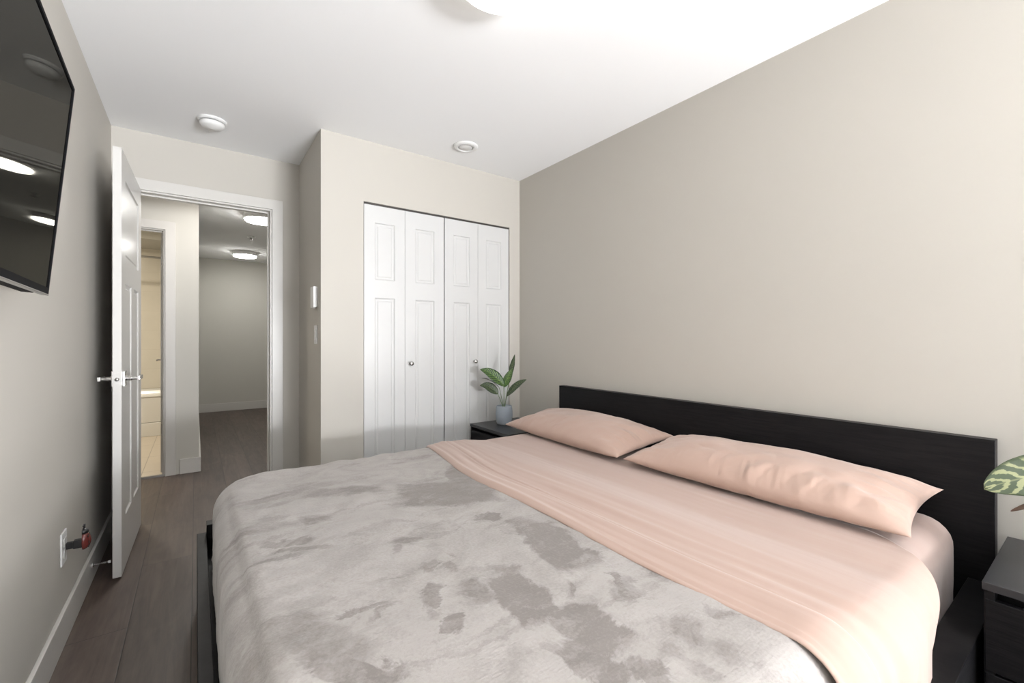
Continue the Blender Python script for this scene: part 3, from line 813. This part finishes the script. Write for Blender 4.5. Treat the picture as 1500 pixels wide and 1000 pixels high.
# turned-down top sheet: front edge bows towards the foot, back edge runs under the pillows
def edge_front(v):
    t = (v - 0.25) / 1.95
    return 0.905 + 0.006 * math.sin(v * 7) + 0.010 * math.sin(v * 3.1 + 1) + 0.16 * max(0, t - 0.62) ** 1.4 * 2.0 + 0.03 * max(0, 0.06 - t)
def edge_back(v):
    return 1.66 - 0.30 * max(0.0, min(1.0, (0.46 - v) / 0.30)) ** 1.5
def sheet(s, v):
    a, b = edge_front(v), edge_back(v)
    u = a + (b - a) * s
    d = u - a
    under = 1.0 - max(0, min(1, (u - 1.16) / 0.22))
    under = under * under * (3 - 2 * under)
    off = 0.004 + 0.024 * under
    hangout = max(0.0, min(1.0, d / 0.30)); hangout = hangout * hangout * (3 - 2 * hangout)
    # rounded folded edge
    rise = min(1.0, d / 0.022); off = off * (0.45 + 0.55 * math.sqrt(rise)) if d < 0.022 else off
    p, n = wrap(u, v, off, 0.15, 0.075, rect=(MX0 - 3, MX1 + 1, MY0 - 0.016 - 0.036 * hangout, MY1 + 0.010, MZ))
    fold = math.exp(-(d / 0.19) ** 2) * (1 - math.exp(-d / 0.02))
    ridge = 0.013 * fold * noise.noise(Vector((d * 17 - 0.4 * v, v * 1.1, 1.7))) + 0.006 * fold * noise.noise(Vector((d * 40, v * 1.6 + d * 5, 9.2)))
    gen = 0.003 * noise.noise(Vector((u * 9, v * 2.0, 3.3))) + 0.0015 * noise.noise(Vector((u * 30, v * 4, 6.3)))
    ridge -= 0.0022 * math.exp(-((d - 0.105) / 0.004) ** 2)                        # stitched hem
    ridge += 0.0025 * math.exp(-((d - 0.112) / 0.006) ** 2) * noise.noise(Vector((v * 60, 0, 2)))
    crown = 0.012 * math.sin(PI * min(1, max(0, (v - 0.3) / 1.9))) * under
    p = p + n * (max(ridge + gen, -0.005) if d < 0.3 else ridge + gen)
    if n.z > 0.9: p.z += crown
    return p
ts = grid('top_sheet', [x ** 1.6 for x in lin(0, 1, 170)], lin(MY0 - 0.235, MY1 + 0.24, 240), sheet, PINK, thick=0.003)
tag(ts, 'pink cotton top sheet folded back over the grey blanket, below the pillows', 'sheet')

# ------------------------------------------------------------------ pillows
def pillow(name, label, center, W, D, T, tilt, yaw, seed, roll=0.0, group='pink pillows'):
    """W along y, D along x, thickness T; tilt raises the back edge"""
    rnd = random.Random(seed)
    N, M = 150, 84
    bm = new_bm()
    def pt(i, j, top):
        a = -1 + 2 * i / N; b = -1 + 2 * j / M
        pin = 1 - 0.055 * (1 - a * a) ; pinw = 1 - 0.050 * (1 - b * b)
        y = a * W / 2 * pinw; x = b * D / 2 * pin
        e = max(0.0, (1 - abs(a) ** 2.6) * (1 - abs(b) ** 2.4)) ** 0.52
        e2 = max(0.0, (1 - abs(a) ** 4) * (1 - abs(b) ** 4))
        wr = 0
        edge = 1 - e2
        wr += 0.010 * e * noise.noise(Vector((x * 7, y * 5, seed + 0.5)))
        front = e ** .4 * math.exp(-((b + 0.80) / 0.26) ** 2)
        mod = 0.5 + 0.9 * noise.noise(Vector((y * 5, 2.0, seed + 31.5)))
        wr += 0.0085 * mod * front * (abs(noise.noise(Vector((x * 3.5, y * 25 + x * 9, seed + 13.5)))) * 2 - 0.5)
        wr += 0.0045 * mod * front * (abs(noise.noise(Vector((x * 5, y * 56 - x * 12, seed + 19.5)))) * 2 - 0.5)
        wr += 0.0040 * e ** .5 * math.exp(-((b + 0.35) / 0.40) ** 2) * (abs(noise.noise(Vector((x * 7 + y * 5, y * 8 - x * 9, seed + 17.5)))) * 2 - 0.5)
        wr += 0.0060 * e ** .5 * math.exp(-((abs(a) - 0.88) / 0.16) ** 2) * (abs(noise.noise(Vector((x * 30, y * 10 + x * 8, seed + 23.5)))) * 2 - 0.5)
        wr += 0.008 * e ** .5 * edge * noise.noise(Vector((x * 9, y * 24, seed + 3.5)))
        wr += 0.011 * e ** .5 * math.exp(-((abs(a) - 0.85) / 0.25) ** 2) * noise.noise(Vector((x * 22, y * 8, seed + 6.5)))
        wr += 0.004 * e * noise.noise(Vector((x * 14 + y * 9, y * 9 - x * 6, seed + 9.1)))
        if top: z = T * 0.66 * e + wr
        else: z = -T * 0.34 * min(1, e * 1.15) + wr * 0.3
        return (x, y, z)
    top = [[None] * (M + 1) for _ in range(N + 1)]; bot = [[None] * (M + 1) for _ in range(N + 1)]
    for i in range(N + 1):
        for j in range(M + 1):
            top[i][j] = bm.verts.new(pt(i, j, True))
            bot[i][j] = top[i][j] if (i in (0, N) or j in (0, M)) else bm.verts.new(pt(i, j, False))
    for i in range(N):
        for j in range(M):
            bm.faces.new((top[i][j], top[i][j+1], top[i+1][j+1], top[i+1][j]))
            bm.faces.new((bot[i][j], bot[i+1][j], bot[i+1][j+1], bot[i][j+1]))
    root = thing(name, label, 'pillow', center, 0, group)
    root.rotation_euler = (roll, -tilt, yaw)
    finish('pillowcase', bm, PINKPIL, root, smooth=True)
    return root
pillow('pillow', 'pink pillow beside the grey potted plant, farther from the viewer', (1.800, 1.820, 0.609), 0.95, 0.43, 0.138, math.radians(6), math.radians(-2), 1)
pillow('pillow', 'pink pillow at the near end of the headboard, closer to the viewer', (1.795, 0.832, 0.609), 0.99, 0.43, 0.138, math.radians(6), math.radians(1), 5)

# ------------------------------------------------------------------ nightstands
def nightstand(label, cx, cy):
    """front faces -x; local origin on the floor at the centre"""
    t = thing('nightstand', label, 'nightstand', (cx, cy, 0), 0, 'black nightstands')
    D, W, H = 0.43, 0.478, 0.522
    x0, x1 = -D / 2, D / 2; y0, y1 = -W / 2, W / 2
    box('top', x0, x1, y0, y1, H - 0.020, H, WORNSHEEN, t, bevel=0.0012)
    bm = new_bm()
    quad_box(bm, x0 + 0.004, x1, y0 + 0.003, y0 + 0.022, 0.0, H - 0.020); quad_box(bm, x0 + 0.004, x1, y1 - 0.022, y1 - 0.003, 0.0, H - 0.020)
    quad_box(bm, x1 - 0.012, x1, y0 + 0.022, y1 - 0.022, 0.03, H - 0.020)
    quad_box(bm, x0 + 0.030, x1 - 0.012, y0 + 0.022, y1 - 0.022, 0.05, 0.068)
    quad_box(bm, x0 + 0.045, x0 + 0.060, y0 + 0.022, y1 - 0.022, H - 0.065, H - 0.020)
    finish('body', bm, BLACKWOOD, t, bevel=0.001)
    for (z0, z1) in ((0.302, 0.480), (0.118, 0.296)):
        d = box('drawer', x0 + 0.002, x0 + 0.020, y0 + 0.005, y1 - 0.005, z0, z1, BLACKWOOD, t, bevel=0.0015)
        bm = new_bm()
        quad_box(bm, x0 + 0.020, x1 - 0.03, y0 + 0.03, y1 - 0.03, z0 + 0.01, z1 - 0.05)
        finish('drawer_box', bm, BLACKWOOD, d)
    return t
nightstand('black nightstand in the corner by the closet doors, under the grey potted plant', 1.825, 2.512)
nightstand('black nightstand with two drawers at the near end of the headboard', 1.820, -0.036)

# ------------------------------------------------------------------ plants
def leaf(parent, P0, P1, width, arch, nhint, material, n=18, m=8, fold=0.18, blunt=0.85):
    P0, P1 = Vector(P0), Vector(P1); nh = Vector(nhint).normalized()
    mid = (P0 + P1) / 2 + Vector(arch)
    bm = new_bm(); uvl = bm.loops.layers.uv.new('UVMap')
    rows = []; uvs = {}
    for i in range(n + 1):
        t = i / n
        c = (1 - t) ** 2 * P0 + 2 * t * (1 - t) * mid + t * t * P1
        tan = (2 * (1 - t) * (mid - P0) + 2 * t * (P1 - mid)).normalized()
        side = tan.cross(nh).normalized(); nn = side.cross(tan).normalized()
        w = width / 2 * (math.sin(PI * min(1, t ** 0.82)) ** blunt) * (1.0 - 0.15 * t) + 0.0006
        row = []
        for j in range(m + 1):
            s = -1 + 2 * j / m
            p = c + side * (w * s) + nn * (fold * w * (abs(s) ** 1.3) + 0.03 * w * math.sin(t * 20) * abs(s))
            v = bm.verts.new(p); uvs[v] = (t, (s + 1) / 2); row.append(v)
        rows.append(row)
    for i in range(n):
        for j in range(m):
            f = bm.faces.new((rows[i][j], rows[i][j+1], rows[i+1][j+1], rows[i+1][j]))
            for l in f.loops: l[uvl].uv = uvs[l.vert]
    o = finish('leaf', bm, material, parent, smooth=True, recalc=False)
    md = o.modifiers.new('thickness', 'SOLIDIFY'); md.thickness = 0.0012
    return o
def stem(parent, pts, r=0.0025):
    P = [Vector(p) for p in pts]
    out = []
    for i in range(13):
        t = i / 12
        out.append((1 - t) ** 2 * P[0] + 2 * t * (1 - t) * P[1] + t * t * P[2])
    bm = new_bm(); add_tube(bm, out, r, 8)
    return finish('stem', bm, STEM, parent, smooth=True)
def pot(parent, r, h):
    bm = new_bm()
    add_lathe(bm, [(r * 0.70, 0.0), (r * 0.80, 0.004), (r * 0.93, h * 0.15), (r * 1.0, h * 0.45), (r * 0.99, h * 0.7), (r * 0.93, h * 0.93), (r * 0.90, h * 0.99), (r * 0.86, h), (r * 0.83, h * 0.98), (r * 0.83, h * 0.86)], 40, cap_end=False)
    finish('pot', bm, POT, parent, smooth=True)
    bm = new_bm(); add_lathe(bm, [(r * 0.84, h * 0.86), (r * 0.5, h * 0.90), (0.004, h * 0.91)], 32); finish('soil', bm, SOIL, parent, smooth=True)

RV = Vector((0.811, -0.585, 0)); FV = Vector((0.585, 0.811, 0)); ZV = Vector((0, 0, 1))
pl = thing('potted_plant', 'artificial plant with striped green leaves in a grey pot on the far nightstand', 'potted plant', (1.795, 2.585, 0.522))
pot(pl, 0.061, 0.134)
def L3(px, py, dep=0.0):
    """offset from the pot base given in centimetre-like steps across, up and back"""
    return RV * ((px - 737.5) / 203.0) + ZV * ((621.5 - py) / 203.0) + FV * dep
def add_leaf(base, tip, d0, d1, width, arch_z, arch_d, nh, material):
    P0, P1 = L3(*base, d0), L3(*tip, d1)
    stem(pl, [L3(737 + (base[0] - 737) * 0.15, 598, d0 * 0.2), L3(737 + (base[0] - 737) * 0.45, (598 + base[1]) / 2, d0 * 0.5), P0 + (P1 - P0) * 0.03])
    leaf(pl, P0, P1, width, ZV * arch_z + FV * arch_d, nh, material)
TOCAM = -FV
add_leaf((738, 566), (703, 541), -0.02, -0.05, 0.085, 0.050, -0.02, TOCAM * 0.85 + ZV * 0.6, LEAF_A)
add_leaf((729, 577), (703, 564), -0.03, -0.06, 0.075, 0.040, 0.0, TOCAM * 0.8 + ZV * 0.6, LEAF_A2)
add_leaf((731, 570), (704, 556), 0.03, 0.07, 0.060, 0.035, 0.0, ZV * 1.0 + FV * 0.2 + RV * 0.15, LEAF_A2)
add_leaf((737, 568), (750, 540), 0.0, 0.01, 0.060, 0.010, -0.01, TOCAM * 0.9 - RV * 0.3, LEAF_A)
add_leaf((746, 553), (753, 520), 0.02, 0.04, 0.044, 0.0, -0.01, TOCAM * 0.7 - RV * 0.5, LEAF_A2)
add_leaf((741, 581), (770, 556), -0.01, -0.02, 0.056, 0.035, 0.0, TOCAM * 0.75 - RV * 0.55 + ZV * 0.35, LEAF_A2)

pr = thing('potted_plant', 'plant with large feathered pale green leaves at the right edge, on the near nightstand', 'potted plant', (1.835, 0.020, 0.522))
pot(pr, 0.062, 0.120)
O = Vector((1.835, 0.020, 0.522))
def leafR(base, tip, width, arch, nh, material, blunt=0.62):
    b, t = Vector(base) - O, Vector(tip) - O
    stem(pr, [(b.x * 0.1, b.y * 0.1, 0.105), (b.x * 0.5, b.y * 0.5, 0.105 + (b.z - 0.105) * 0.65), b + (t - b) * 0.02], 0.003)
    leaf(pr, b, t, width, arch, nh, material, n=24, m=10, fold=0.08, blunt=blunt)
leafR((1.815, 0.050, 0.790), (1.742, 0.2160, 0.722), 0.118, (0, 0, 0.030), (-0.86, -0.15, 0.48), LEAF_B)
leafR((1.790, 0.095, 0.710), (1.780, 0.172, 0.668), 0.038, (0, 0, 0.010), (-0.2, 0.3, 0.9), LEAF_U)
leafR((1.86, -0.03, 0.80), (1.90, -0.17, 0.80), 0.095, (0, 0, 0.045), (-0.5, 0.1, 0.8), LEAF_B)
leafR((1.80, -0.01, 0.78), (1.66, -0.07, 0.73), 0.090, (0, 0, 0.045), (-0.4, 0.1, 0.9), LEAF_B)
leafR((1.87, 0.03, 0.84), (1.97, 0.06, 0.90), 0.085, (0, 0, 0.03), (-0.7, 0.0, 0.7), LEAF_B)
